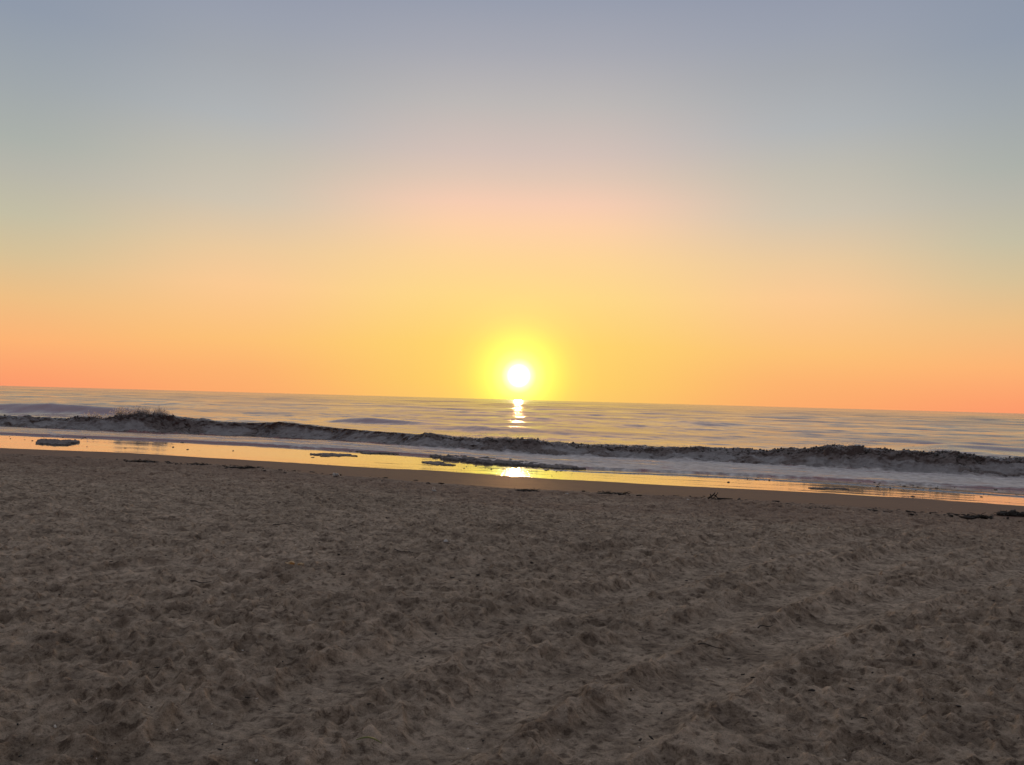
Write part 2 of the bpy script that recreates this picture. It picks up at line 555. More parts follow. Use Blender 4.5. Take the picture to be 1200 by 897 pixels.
# ------------------------------------------------------------------ sea
ang = np.concatenate([np.linspace(R(-66), R(-44), 150)[:-1], np.linspace(R(-44), R(43), 1650), np.linspace(R(43), R(72), 220)[1:]])
DX, DY = np.sin(ang), np.cos(ang)
nd = DX * NX + DY * NY
rows = [('a', u) for u in np.concatenate([np.linspace(0, 0.05, 14), np.linspace(0.055, 1, 150)[:-1]])]
rows += [('b', u) for u in np.concatenate([np.linspace(-0.0, 2.2, 130), np.linspace(2.24, 7.0, 90)[:-1]])]
far = [7.0]
while far[-1] < 40000:
    d = far[-1] + 42
    far.append(far[-1] + min(max(0.09, d * d / 42000.0), d * 0.05))
rows += [('c', u) for u in far]
nc = len(ang)
kind = np.array([r[0] for r in rows]); uu = np.array([r[1] for r in rows])
nr = len(rows)


def solve(c):
    s = np.full(nc, 40.0)
    for _ in range(12):
        r = s / nd
        t = r * (DX * NY - DY * NX)
        s = 0.5 * s + 0.5 * along(c, t)
    return s


sA, sB = solve(C2), solve(C3)
sA = sA + 0.16 * fbm(ang * 60, ang * 3, 4, 90)
S = np.empty((nr, nc))
for i in range(nr):
    if kind[i] == 'a': S[i] = sA + (sB - sA) * uu[i]
    else: S[i] = sB + uu[i]
RR = S / nd[None, :]
X = RR * DX[None, :]; Y = RR * DY[None, :]
T = X * NY - Y * NX
row_ds = np.gradient(S.mean(1))[:, None]
U = S - sB[None, :]

# open-water waves: swell and chop running in to the beach
WZ = np.zeros_like(S)
r_ = np.random.default_rng(3)
seaward = sstep(2.0, 9.0, U)
growth = np.clip(row_ds / 0.5, 1, 4000)
PHF = [1.5 * fbm(S * 0.03, T * 0.03, 2, 100 + k) for k in range(6)]
for k in range(52):
    lam = 1.3 * (24 / 1.3) ** (k / 51.0) * r_.uniform(0.9, 1.1)
    spread = r_.normal(0, 0.30 if lam > 6 else 0.5)
    ph = r_.uniform(0, 6.28)
    amp = (0.0023 if lam < 9 else 0.0040) * lam ** 0.93 * r_.uniform(0.6, 1.3)
    kx = math.sin(spread); ks = math.cos(spread)
    keep = 1 - sstep(lam / 6.0, lam / 3.2, row_ds)
    WZ += amp * keep * np.sin(2 * math.pi / lam * (S * ks + T * kx) + ph + PHF[k % 6])
# beyond a few hundred metres only the longer, flatter heave can be told
for k in range(10):
    lamf = row_ds * r_.uniform(5, 12)
    lg = np.log(np.maximum(S, 30.0)) 
    spread = r_.normal(0, 0.4)
    w = sstep(0.5, 1.6, row_ds)
    n = vnoise(lg * r_.uniform(90, 260) + 0 * T, T / (row_ds * r_.uniform(3, 11) + 1e-3), 200 + k)
    WZ += w * n * np.minimum(0.045 * row_ds, 0.30)
WZ *= 0.25 + 0.75 * sstep(2.0, 25.0, U)
WZ *= sstep(0.5, 5.0, U)

def crest_table(points, du):
    """height of a crest line seen at these pixels, standing du metres behind the breaker's foot"""
    ts, hs = [], []
    for px, py in points:
        d = ray(px, py)
        t = 0.0; s = 45.0
        for _ in range(20):
            s = float(along(C3, t)) + du
            k = s / (d.x * NX + d.y * NY)
            t = k * (d.x * NY - d.y * NX)
        ts.append(t); hs.append(CAM_Z + k * d.z)
    o = np.argsort(ts)
    return np.array(ts)[o], np.array(hs)[o]


UC = 1.15
cr_t, cr_h = crest_table([(-60, 489), (0, 490), (60, 491), (110, 492), (150, 488.5), (175, 487.5), (200, 490), (240, 493.5), (290, 496),
                          (330, 494.5), (370, 499), (430, 506), (500, 511.5), (560, 514.5), (590, 513.5), (650, 520), (750, 524), (850, 527),
                          (900, 530), (930, 528), (980, 524), (1010, 524), (1050, 530.5), (1085, 532), (1120, 530), (1160, 535), (1200, 539), (1280, 543)], UC)
HC_ = np.interp(T, cr_t, cr_h)
HC_ = np.where(T < cr_t[0], HC_ * np.exp((T - cr_t[0]) / 14), HC_)
HC_ = np.where(T > cr_t[-1], HC_ * np.exp(-(T - cr_t[-1]) / 14), HC_)
LEVEL = 0.15
hgt = np.maximum(HC_ - LEVEL, 0.12)
un = U / UC
front = np.clip(un, 0, 1)
fz = np.where(un <= 0, 0, np.where(un < 1, front ** 0.75 * (0.25 + 0.75 * (3 * front**2 - 2 * front**3) ** 0.8) / 1.0, 1))
bz = np.exp(-np.clip((U - UC) / 2.3, 0, 9) ** 2 * 1.0) * 1.12 - 0.12 * sstep(3, 9, U) * np.exp(-np.clip((U - 9) / 6, 0, 9))
ridge = np.where(un < 1, fz, np.minimum(bz, 1.0))
sandz, s0_, s1_, s2_ = beach_base(S.ravel(), T.ravel())
sandz = sandz.reshape(S.shape)
thick = 0.085 * sstep(0.0, 0.22, S - sA[None, :])
fr_ = np.clip((S - sA[None, :]) / (sB - sA)[None, :], 0, 1)
swash = np.maximum(sandz + 0.004 + thick, (height_along(C2, T) + 0.07) * (1 - fr_) + 0.15 * fr_ - 0.02 * np.sin(np.pi * fr_)) * 1.0
swash = np.where(S - sA[None, :] < 0.25, sandz + 0.004 + thick, swash)
swash = swash + 0.05 * sstep(0.1, 1.0, S - sA[None, :]) * fbm(T * 0.5, S * 2.2, 4, 120) * (1 - sstep(0, 1.0, U))
# tumbled foam front
body = sstep(-0.25, 0.15, U) * (1 - sstep(UC + 0.1, UC + 1.6, U))
lump = fbm(T * 0.9, S * 1.5, 3, 130) * 0.24 + fbm(T * 3.4, S * 3.8, 3, 131, 0.58) * 0.11
lump = lump * (0.45 + 0.55 * np.clip(hgt, 0, 1.2))
crum = 1 - 0.75 * sstep(ray(225, 500).x / ray(225, 500).y, ray(265, 500).x / ray(265, 500).y, X / Y) * (1 - sstep(ray(450, 500).x / ray(450, 500).y, ray(520, 500).x / ray(520, 500).y, X / Y))
lump = lump * crum
lump += crum * np.abs(fbm(T * 6.5, S * 5.0, 3, 134, 0.6)) * 0.06
level = LEVEL * (1 - sstep(3, 14, U)) * sstep(-0.5, 0.0, U)
Zw = np.where(U < 0, swash, np.maximum(swash, LEVEL) * (1 - sstep(3, 14, U)) + hgt * ridge)
Zw = Zw + body * lump
# the lip leans forward, towards the beach
lean = (0.28 + 0.25 * vnoise(T * 0.6, 0 * T, 140)) * hgt * np.clip(ridge, 0, 1) ** 3 * body
lean = lean + body * 0.16 * fbm(T * 3.1, S * 3.7, 3, 145)

# smooth swells standing up behind
SWELLS = []


def swell(points, du, width, end_fade):
    ts, hs = crest_table(points, du)
    w = np.interp(T, ts, hs, left=0, right=0) * 1.0
    e = sstep(ts[0] - end_fade, ts[0] + end_fade, T) * (1 - sstep(ts[-1] - end_fade, ts[-1] + end_fade, T))
    w = np.interp(T, ts, hs) * e
    a = (U - du) / width
    prof = np.where(a < 0, np.exp(-(a / 0.55) ** 2), np.exp(-(a / 1.3) ** 2))
    SWELLS.append((e > 0.12) & (a > -1.0) & (a < 1.6))
    WZ[:] *= 1 - 0.65 * np.clip(e * prof, 0, 1)
    return w * prof


Zw = Zw + swell([(-150, 471), (-60, 472), (0, 473), (60, 473), (110, 476), (165, 480)], 28.0, 4.6, 3.0)
Zw = Zw + swell([(375, 489.5), (430, 488.5), (500, 493), (560, 497), (640, 499.5), (720, 505), (790, 510)], 40.0, 4.0, 4.0)
Zw = Zw + swell([(1060, 523), (1110, 521), (1170, 523.5), (1240, 527), (1330, 532)], 27.0, 3.4, 2.5)

Zw = Zw + WZ
Xf = X - lean * NX; Yf = Y - lean * NY
P = np.stack([Xf.ravel(), Yf.ravel(), Zw.ravel()], 1)

# foam cover
foam = np.zeros_like(S)
in_sw = (U < 0.15)
edge_d = S - sA[None, :]
sw_f = 0.62 + 0.42 * fbm(T * 0.10, S * 0.8, 4, 150) + 0.40 * fbm(T * 0.55, S * 2.0, 4, 155, 0.6) - 0.30 + 0.42 * sstep(-30, -4, T) - 0.35 * (1 - sstep(0.0, 0.30, edge_d))
foam = np.where(in_sw, sw_f, foam)
crest_bare = sstep(0.50, 0.95, un) * (1 - sstep(1.05, 1.5, un))
fr = 0.56 + 0.85 * fbm(T * 0.45, S * 1.5, 3, 151) - 0.42 * crest_bare
foam = np.where(~in_sw, fr * (1 - sstep(UC, UC + 0.7, U)) * 1.0, foam)
bk = np.clip(0.30 + 0.9 * fbm(T * 0.25, S * 0.5, 3, 152), 0, 0.5) * sstep(UC + .3, UC + 1, U) * (1 - sstep(4, 9, U))
foam = np.clip(np.maximum(foam, bk * 0.9), 0, 1)

Q = grid_quads(nr, nc)
fu = U.ravel()[Q].mean(1)
reg = np.zeros(len(Q), int)
reg[fu < 0.0] = 1
reg[(fu >= 0.0) & (fu < 4.0)] = 2
for i, mk in enumerate(SWELLS):
    m_ = mk.ravel()[Q].all(1) & (fu > 4.0)
    reg[m_ & (reg == 0)] = 3 + i
turb = sstep(-0.12, 0.12, U + 0.25 * fbm(T * 1.5, S * 1.5, 3, 160)) * (1 - sstep(UC + 1, UC + 3, U))
A = {'foam': foam.ravel(), 'turb': turb.ravel()}
# the first sheet row sits on the sand
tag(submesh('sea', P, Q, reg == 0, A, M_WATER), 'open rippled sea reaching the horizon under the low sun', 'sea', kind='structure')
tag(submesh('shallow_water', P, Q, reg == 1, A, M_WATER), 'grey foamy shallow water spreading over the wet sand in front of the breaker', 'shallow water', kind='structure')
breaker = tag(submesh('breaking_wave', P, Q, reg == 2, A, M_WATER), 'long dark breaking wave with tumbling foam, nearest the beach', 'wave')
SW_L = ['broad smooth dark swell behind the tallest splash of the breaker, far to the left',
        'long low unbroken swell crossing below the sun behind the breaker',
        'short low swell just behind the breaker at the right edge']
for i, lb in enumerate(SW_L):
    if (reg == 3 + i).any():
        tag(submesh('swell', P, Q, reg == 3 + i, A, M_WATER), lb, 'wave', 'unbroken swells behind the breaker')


# ------------------------------------------------------------------ lumps, droplets
def ico(sub):
    import bmesh
    bm = bmesh.new(); bmesh.ops.create_icosphere(bm, subdivisions=sub, radius=1.0)
    v = np.array([x.co[:] for x in bm.verts]); f = np.array([[q.index for q in p.verts] for p in bm.faces]); bm.free()
    return v, f


ICO = {k: ico(k) for k in (1, 2, 3, 4)}


def blobs(name, items, sub, mat, parent=None, rough=0.25, freq=2.5):
    v0, f0 = ICO[sub]
    V, Fc = [], []
    for k, (x, y, z, rx, ry, rz, ang_) in enumerate(items):
        n = 1 + rough * 2 * (vnoise(v0[:, 0] * freq + k * 3.1, v0[:, 1] * freq + v0[:, 2] * 1.7 * freq, k % 90)
                             + 0.5 * vnoise(v0[:, 0] * freq * 2.3 + k, v0[:, 2] * freq * 2.3 - v0[:, 1] * 2, k % 70 + 3))
        p = v0 * n[:, None] * np.array([rx, ry, rz])
        ca, sa = math.cos(ang_), math.sin(ang_)
        V.append(np.stack([p[:, 0] * ca - p[:, 1] * sa + x, p[:, 0] * sa + p[:, 1] * ca + y, p[:, 2] + z], 1))
        Fc.append(f0 + len(v0) * k)
    return obj(name, mesh_from(name, np.concatenate(V), np.concatenate(Fc)), mat, parent)


icr = int(np.argmin(np.abs(np.where(kind == 'b', uu, 99) - UC)))
crest_line = P.reshape(nr, nc, 3)


def crest_pt(px, du=0.0):
    a = math.atan2(ray(px, 500).x, ray(px, 500).y)
    j = int(np.clip(np.interp(a, ang, np.arange(nc)), 0, nc - 1))
    i = int(np.argmin(np.abs(np.where(kind == 'b', uu, 99) - (UC + du))))
    return crest_line[i, j]


items = []
for k in range(1200):
    px = random.uniform(-30, 1230)
    dens = 0.35
    if 520 < px < 900: dens = 0.9
    if 120 < px < 210: dens = 1.0
    if 220 < px < 500: dens = 0.03
    if px > 900: dens = 0.75
    if random.random() > dens: continue
    p = crest_pt(px, random.uniform(-0.25, 0.35))
    r = random.uniform(0.018, 0.055) * (1.25 if px > 900 or px < 210 else 1.0)
    items.append((p[0], p[1], p[2] + random.uniform(-0.06, 0.04), r * random.uniform(0.8, 1.6), r, r * random.uniform(0.7, 1.2), random.uniform(0, 3)))
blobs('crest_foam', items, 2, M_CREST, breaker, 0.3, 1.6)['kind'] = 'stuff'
# spray thrown up at the crest
items = []
for cx_, wpx, up, n in ((118, 11, 0.30, 420), (142, 6, 0.5, 300), (166, 18, 0.42, 800), (192, 10, 0.36, 380), (575, 45, 0.32, 260), (640, 60, 0.20, 160),
                        (980, 40, 0.22, 120), (1090, 20, 0.32, 90), (760, 90, 0.16, 150)):
    for q in range(int(n * 2.2)):
        px = random.gauss(cx_, wpx * 0.6)
        p = crest_pt(px, random.uniform(-0.1, 0.5))
        r = random.uniform(0.008, 0.026) if cx_ < 250 else random.uniform(0.006, 0.018)
        h = abs(random.gauss(0, 0.5)) * up
        items.append((p[0], p[1], p[2] + h, r * random.uniform(0.8, 1.4), r, r * random.uniform(0.8, 1.7), random.uniform(0, 3)))
sp = blobs('spray', items, 1, M_SPRAY, breaker, 0.4, 2.0)
sp['kind'] = 'stuff'


# ------------------------------------------------------------------ foam left on the wet sand
def ground_at(px, py, z):
    for _ in range(8):
        x, y = hit(px, py, z)
        z = float(beach_height(x, y)[0][0])
    return x, y, z


def foam_patch(px0, px1, py, hpx, label, seed, thick_=0.05):
    """a low ragged sheet of froth as wide as px0..px1, lying round row py"""
    xa, ya, za = ground_at(px0, py, 0.55); xb, yb, zb = ground_at(px1, py, 0.55)
    cx_, cy_ = 0.5 * (xa + xb), 0.5 * (ya + yb)
    xn, yn, _ = ground_at(0.5 * (px0 + px1), py + hpx * 0.5, 0.55); xf, yf, _ = ground_at(0.5 * (px0 + px1), py - hpx * 0.5, 0.55)
    w = math.hypot(xb - xa, yb - ya); dp_ = math.hypot(xf - xn, yf - yn)
    a = math.atan2(yb - ya, xb - xa)
    nu, nv = max(24, int(w / 0.025)), max(14, int(dp_ / 0.04))
    uu_, vv_ = np.meshgrid(np.linspace(-0.62, 0.62, nu), np.linspace(-0.7, 0.7, nv))
    lx, ly = uu_ * w, vv_ * dp_
    gx_ = cx_ + lx * math.cos(a) - ly * math.sin(a); gy_ = cy_ + lx * math.sin(a) + ly * math.cos(a)
    f = 1 - (2 * uu_) ** 2 - (2 * vv_) ** 2 * 0.9 + 2.0 * fbm(lx * 2.3 + seed, ly * 1.9, 4, seed, 0.6) + 0.9 * fbm(lx * 7, ly * 6, 3, seed + 5) - 0.1 - 6 * sstep(0.72, 1.0, np.maximum(np.abs(uu_) / 0.62, np.abs(vv_) / 0.7))
    cell = (f[:-1, :-1] > 0) & (f[1:, :-1] > 0) & (f[:-1, 1:] > 0) & (f[1:, 1:] > 0)
    # keep the largest patch that hangs together
    lab = np.zeros(cell.shape, int); best = (0, 0); cur = 0
    for i in range(cell.shape[0]):
        for j in range(cell.shape[1]):
            if cell[i, j] and not lab[i, j]:
                cur += 1; stack = [(i, j)]; lab[i, j] = cur; n = 0
                while stack:
                    p, q = stack.pop(); n += 1
                    for dp2, dq in ((1, 0), (-1, 0), (0, 1), (0, -1)):
                        r_2, c_2 = p + dp2, q + dq
                        if 0 <= r_2 < cell.shape[0] and 0 <= c_2 < cell.shape[1] and cell[r_2, c_2] and not lab[r_2, c_2]:
                            lab[r_2, c_2] = cur; stack.append((r_2, c_2))
                if n > best[0]: best = (n, cur)
    cell = lab == best[1]
    gz = beach_height(gx_.ravel(), gy_.ravel())[0].reshape(gx_.shape)
    top = gz + 0.012 + thick_ * np.sqrt(np.clip(f, 0, 1)) * (0.75 + 0.9 * fbm(lx * 5, ly * 5, 3, seed + 9))
    nv_tot = nu * nv
    quads = []
    idx = np.arange(nv_tot).reshape(nv, nu)
    V = np.concatenate([np.stack([gx_, gy_, top], -1).reshape(-1, 3), np.stack([gx_, gy_, gz - 0.02], -1).reshape(-1, 3)])
    for i, j in zip(*np.nonzero(cell)):
        q = [idx[i, j], idx[i, j + 1], idx[i + 1, j + 1], idx[i + 1, j]]
        quads.append(q)
        for (e0, e1, di, dj) in ((q[0], q[1], -1, 0), (q[1], q[2], 0, 1), (q[2], q[3], 1, 0), (q[3], q[0], 0, -1)):
            i2, j2 = i + di, j + dj
            if not (0 <= i2 < cell.shape[0] and 0 <= j2 < cell.shape[1] and cell[i2, j2]):
                quads.append([e1, e0, e0 + nv_tot, e1 + nv_tot])
    quads = np.array(quads)
    used, inv = np.unique(quads, return_inverse=True)
    cz = float(gz.mean())
    o = obj('foam_patch', mesh_from('foam_patch', V[used] - np.array([cx_, cy_, cz]), inv.reshape(quads.shape)), M_FOAM)
    o.location = (cx_, cy_, cz)
    return tag(o, label, 'sea foam', 'patches of froth left on the wet sand')


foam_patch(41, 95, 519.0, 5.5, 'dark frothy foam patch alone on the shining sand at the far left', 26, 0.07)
foam_patch(366, 420, 533.5, 3.0, 'long ragged foam streak on the shining sand above the small white lump', 16, 0.03)
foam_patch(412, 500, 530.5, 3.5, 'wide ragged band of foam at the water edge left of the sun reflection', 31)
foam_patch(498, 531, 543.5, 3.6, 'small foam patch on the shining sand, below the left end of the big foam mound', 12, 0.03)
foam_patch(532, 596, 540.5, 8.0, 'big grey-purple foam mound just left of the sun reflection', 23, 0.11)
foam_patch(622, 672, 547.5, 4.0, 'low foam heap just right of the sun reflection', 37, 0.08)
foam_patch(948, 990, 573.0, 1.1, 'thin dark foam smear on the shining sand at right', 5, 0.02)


# ------------------------------------------------------------------ wrack and litter
def on_sand(px, py, z=1.0):
    x, y, z = ground_at(px, py, z)
    r = 0.004 * math.hypot(x, y)      # rest on the highest grains around the spot
    return x, y, max(z, float(np.mean(sorted(beach_height([x + a * r for a in (-1, 1, 0, 0, 0)], [y + b * r for b in (0, 0, -3, -1.5, 1)])[0])[-2:])))


def tube(pts, rad, seg=7):
    """bent tapering round stick through pts"""
    pts = [Vector(p) for p in pts]
    V, Fc = [], []
    for i, p in enumerate(pts):
        d = (pts[min(i + 1, len(pts) - 1)] - pts[max(i - 1, 0)]).normalized()
        up = Vector((0, 0, 1)) if abs(d.z) < 0.9 else Vector((1, 0, 0))
        a = d.cross(up).normalized(); b = d.cross(a).normalized()
        r = rad[i] if isinstance(rad, (list, tuple)) else rad * (1 - 0.55 * i / (len(pts) - 1))
        for k in range(seg):
            q = 2 * math.pi * k / seg
            w = r * (1 + 0.15 * math.sin(3 * q + i * 1.7))
            V.append(p + a * math.cos(q) * w + b * math.sin(q) * w)
    n = len(pts)
    for i in range(n - 1):
        for k in range(seg):
            Fc.append((i * seg + k, i * seg + (k + 1) % seg, (i + 1) * seg + (k + 1) % seg, (i + 1) * seg + k))
    Fc.append(tuple(range(seg))[::-1]); Fc.append(tuple((n - 1) * seg + k for k in range(seg)))
    return [tuple(v) for v in V], Fc


def tubes_obj(name, lst, mat, parent=None):
    V, Fc = [], []
    for v, f in lst:
        o = len(V); V += v; Fc += [tuple(i + o for i in q) for q in f]
    return obj(name, mesh_from(name, V, polys=Fc), mat, parent)


def weed_clump(px, py, wpx, hpx, label, n=40, blobn=10):
    x, y, z = on_sand(px, py)
    d = math.hypot(x, y); w = wpx * d / F_PX; h = hpx * d / F_PX
    o = bpy.data.objects.new('seaweed_clump', None); COL.objects.link(o); o.location = (x, y, z); o.empty_display_size = 0.1
    its = []
    for q in range(blobn):
        u = -0.42 + 0.84 * (q + 0.5 * random.random()) / blobn; k = 1 - (2 * u) ** 2 * 0.7
        its.append((u * w, random.gauss(0, 0.1) * w * 0.6, h * 0.12, w * max(random.uniform(0.07, 0.13), 0.85 / blobn), w * random.uniform(0.07, 0.11), h * random.uniform(0.3, 0.7) * k, random.uniform(0, 3)))
    blobs('heap', its, 3, M_WEED, o, 0.5, 2.6)
    lst = []
    for q in range(n):
        u = random.uniform(-0.5, 0.5); a = random.uniform(0, 6.28)
        p = Vector((u * w, random.gauss(0, 0.12) * w, random.uniform(0.1, 0.8) * h * (1 - abs(u) * 1.6) + 0.01))
        pts = [p]
        for j in range(4):
            a += random.gauss(0, 0.5)
            p = p + Vector((math.cos(a), math.sin(a), random.gauss(-0.05, 0.35))) * w * 0.06
            p.z = max(p.z, 0.006)
            pts.append(p)
        lst.append(tube(pts, random.uniform(0.004, 0.009), 5))
    s_ = tubes_obj('strands', lst, M_WEED, o)
    s_['kind'] = 'stuff'
    return tag(o, label, 'seaweed', 'dark seaweed along the tide line')


weed_clump(1187, 605, 34, 6, 'largest dark seaweed heap, at the right edge of the beach on the tide line', 60, 16)
weed_clump(1146, 606.5, 30, 2.5, 'flat dark strip of seaweed beside the largest seaweed heap', 40, 8)
weed_clump(168, 541.5, 34, 2.0, 'thin dark seaweed strip farthest left along the tide line', 40, 8)
weed_clump(232, 545.5, 26, 1.8, 'short dark seaweed strip, middle one of the left tide line', 30, 6)
weed_clump(282, 548.6, 34, 1.8, 'dark seaweed strip on the tide line nearest the small white lump, to its left', 34, 7)
weed_clump(617, 575.5, 26, 1.6, 'scattered dark seaweed bits below the sun reflection', 34, 5)
weed_clump(716, 579.3, 36, 2.0, 'dark seaweed strip midway between the sun reflection and the driftwood', 40, 8)
weed_clump(958, 597.5, 30, 2.0, 'dark seaweed strip right of the driftwood tangle', 30, 6)

# tangle of driftwood
x, y, z = on_sand(837, 585.5)
drift = bpy.data.objects.new('driftwood', None); COL.objects.link(drift); drift.location = (x, y, z + 0.01); drift.empty_display_size = 0.1
k = math.hypot(x, y) / F_PX


def dp(a, b, c=0.0):
    return (a * k, c * k, b * k)


main = tube([dp(-7, 0, 1), dp(-4, 2.2, 0), dp(-1, 4.6, 0), dp(1.5, 3.4, -1), dp(4, 0.3, -1)], 0.020)
tubes_obj('trunk', [main], M_WOOD, drift)
for br in ([dp(-1, 4.4), dp(0.3, 6.5), dp(0.8, 8)], [dp(1, 3.8, -1), dp(3, 5.2, 0), dp(4.2, 7.2, 1)], [dp(-4, 2.2), dp(-2.5, 0.6, 2), dp(1, 0.3, 3)],
           [dp(1.5, 3.4, -1), dp(-1, 1.6, -2), dp(-2.6, 0.2, -3)], [dp(-3.2, 2.8), dp(-4.4, 4.6, 1), dp(-4.2, 5.6, 1)]):
    tubes_obj('branch', [tube(br, 0.013)], M_WOOD, drift)
tubes_obj('root', [tube([dp(3.5, 0.5, -1), dp(7, 0.4, 0), dp(13, 0.6, 1), dp(21, 0.2, 2)], 0.02)], M_WOOD, drift)
tag(drift, 'small dark tangle of driftwood standing on the damp sand above the tide line', 'driftwood')


def scrap(px, py, wpx, hpx, name, label, cat, mat, n=5, group=None):
    x, y, z = on_sand(px, py)
    d = math.hypot(x, y); w = wpx * d / F_PX; h = hpx * d / F_PX
    its = []
    for q in range(n):
        u = random.uniform(-0.35, 0.35)
        its.append((u * w, random.gauss(0, 0.1) * w, h * random.uniform(0.2, 0.4), w * random.uniform(0.16, 0.3), w * random.uniform(0.12, 0.25), h * random.uniform(0.3, 0.6), random.uniform(0, 3)))
    o = blobs(name, its, 3, mat, None, 0.6, 2.2)
    o.location = (x, y, z)
    return tag(o, label, cat, group)


def shell(px, py, wpx, rot, label, mat, group=None, open_=0.0):
    """ribbed, domed half shell lying on the sand"""
    x, y, z = on_sand(px, py)
    w = wpx * math.hypot(x, y) / F_PX * 0.5
    nr_, nt_ = 14, 40
    V, Fc = [], []
    for side in (0, 1):
        for i in range(nr_ + 1):
            rho = i / nr_
            for j in range(nt_):
                a = math.pi * (j / (nt_ - 1) - 0.5) * 1.55
                rib = 1 + 0.035 * math.cos(a * 18) * rho
                R_ = rho * w * 2 * (0.82 + 0.18 * math.cos(a)) * rib
                zz = w * 0.95 * math.sin(math.pi * min(1, rho * 0.92 + 0.08)) ** 0.8 * (math.cos(a * 0.9)) * rib - side * w * 0.05
                V.append((R_ * math.cos(a) - w, R_ * math.sin(a), zz + w * 0.05))
    st_ = (nr_ + 1) * nt_
    for side in (0, 1):
        for i in range(nr_):
            for j in range(nt_ - 1):
                q = [side * st_ + i * nt_ + j, side * st_ + i * nt_ + j + 1, side * st_ + (i + 1) * nt_ + j + 1, side * st_ + (i + 1) * nt_ + j]
                Fc.append(tuple(q if side == 0 else q[::-1]))
    o = obj('shell', mesh_from('shell', V, polys=Fc), mat)
    o.location = (x, y, z + 0.004)
    o.rotation_euler = (random.uniform(-.2, .2), open_, rot)
    return tag(o, label, 'shell', group)


scrap(393, 558.5, 8, 3.6, 'white_lump', 'small white lump on the tide line left of the sun reflection', 'litter', M_SHELL, 9)  # cluster of small white blobs standing on the tide line
o = scrap(508, 577, 7, 3.0, 'pale_debris', 'small pale peaked scrap of debris on dry sand, right of the white lump', 'litter', M_SHELL, 6)
for a_ in ((-1.2, 6.2), (1.6, 5.2)):
    x, y, z = o.location; kk = math.hypot(x, y) / F_PX
    tubes_obj('spike', [tube([(a_[0] * kk, 0, 1.5 * kk), (a_[0] * 0.8 * kk, 0, 3.5 * kk), (a_[0] * 0.6 * kk, 0, a_[1] * kk)], 0.010)], M_SHELL, o)
shell(522.5, 635.5, 5.5, 0.3, 'single white shell on open sand below the pale peaked scrap', M_SHELL)
g = 'pair of tan shells'
shell(341, 661.5, 6.5, 1.2, 'larger tan shell, left one of two lying together on the sand', M_TAN, g, 0.5)
shell(352, 662.5, 4.5, 2.2, 'smaller tan shell, right one of two lying together on the sand', M_TAN, g, 0.5)
shell(665, 580, 3.0, 0.6, 'tiny white shell beside the dark seaweed below the sun reflection', M_SHELL)
shell(806, 587.2, 3.5, 2.0, 'tiny white shell just left of the driftwood tangle', M_SHELL)

# blade of green grass
x, y, z = on_sand(433, 875, 1.35)
x0, y0, z0 = on_sand(417, 872, 1.35); x1, y1, z1 = on_sand(448, 876.5, 1.35)
V, Fc = [], []
for i in range(15):
    u = i / 14
    px_ = x0 + (x1 - x0) * u - x; py_ = y0 + (y1 - y0) * u - y
    w = 0.0045 * (math.sin(math.pi * (0.12 + 0.85 * u))) ** 0.7
    zz = 0.018 + 0.020 * math.sin(math.pi * u)
    for a, b in ((-w, -0.001), (0, 0.0015), (w, -0.001), (0, -0.0012)):
        V.append((px_, py_ + a, zz + b + 0.5 * a))
for i in range(14):
    for j in range(4):
        Fc.append((i * 4 + j, i * 4 + (j + 1) % 4, (i + 1) * 4 + (j + 1) % 4, (i + 1) * 4 + j))
Fc += [(3, 2, 1, 0), (56, 57, 58, 59)]
blade = obj('grass_blade', mesh_from('grass_blade', V, polys=Fc), M_GRASS)
blade.location = (x, y, max(z, z0, z1))
tag(blade, 'pale green blade of grass on the nearest sand', 'grass blade')

# wrack, shell grit and froth too small and too many to count
def specks(name, mat, pts, r0, r1, label):
    v0, f0 = ICO[1]
    pts = np.array(pts)
    z = beach_height(pts[:, 0], pts[:, 1])[0]
    V, Fc = [], []
    for k, (x, y) in enumerate(pts):
        r = r0 + (r1 - r0) * random.random() ** 3
        a = random.uniform(0, 6.28); ca, sa = math.cos(a), math.sin(a)
        q = v0 * np.array([r * random.uniform(0.8, 2.6), r * random.uniform(0.5, 0.9), r * random.uniform(0.3, 0.6)]) * (1 + 0.5 * np.random.default_rng(k).random(len(v0)) - 0.25)[:, None]
        V.append(np.stack([q[:, 0] * ca - q[:, 1] * sa + x, q[:, 0] * sa + q[:, 1] * ca + y, q[:, 2] + z[k] + r * 0.15], 1))
        Fc.append(f0 + len(v0) * k)
    o = obj(name, mesh_from(name, np.concatenate(V), np.concatenate(Fc)), mat)
    o['kind'] = 'stuff'; o['label'] = label
    return o


pts = []
while len(pts) < 900:                          # along the tide line, in drifts
    t = random.uniform(-45, 24)
    if random.random() > 0.15 + 1.2 * max(0, float(vnoise(t * 0.35, 0.0, 300)) + 0.2): continue
    s = float(along(C0, t)) + random.gauss(-0.1, 0.30)
    pts.append(xy(s, t))
specks('tide_wrack', M_WEED, pts, 0.010, 0.055, 'dark bits of wrack strewn along the tide line')
pts = []
for k in range(1500):
    y = 2.6 + 15 * random.random() ** 1.2
    pts.append(((random.random() * 2 - 1) * (0.8 * y + 1), y))
specks('beach_debris', M_WOOD, pts, 0.004, 0.014, 'small dark bits of debris strewn over the dry sand')
pts = []
for k in range(420):
    y = 2.8 + 15 * random.random() ** 1.2
    pts.append(((random.random() * 2 - 1) * (0.8 * y + 1), y))
specks('shell_grit', M_SHELL, pts, 0.003, 0.010, 'pale grit of broken shell strewn over the dry sand')
pts = []
while len(pts) < 380:
    t = random.uniform(-48, 22)
    if random.random() > 0.1 + 1.6 * max(0, float(vnoise(t * 0.22, 3.0, 310)) + 0.1): continue
    a, b = float(along(C1, t)), float(along(C2, t))
    pts.append(xy(b - (b - a) * min(0.95, abs(random.gauss(0, 0.33))), t))
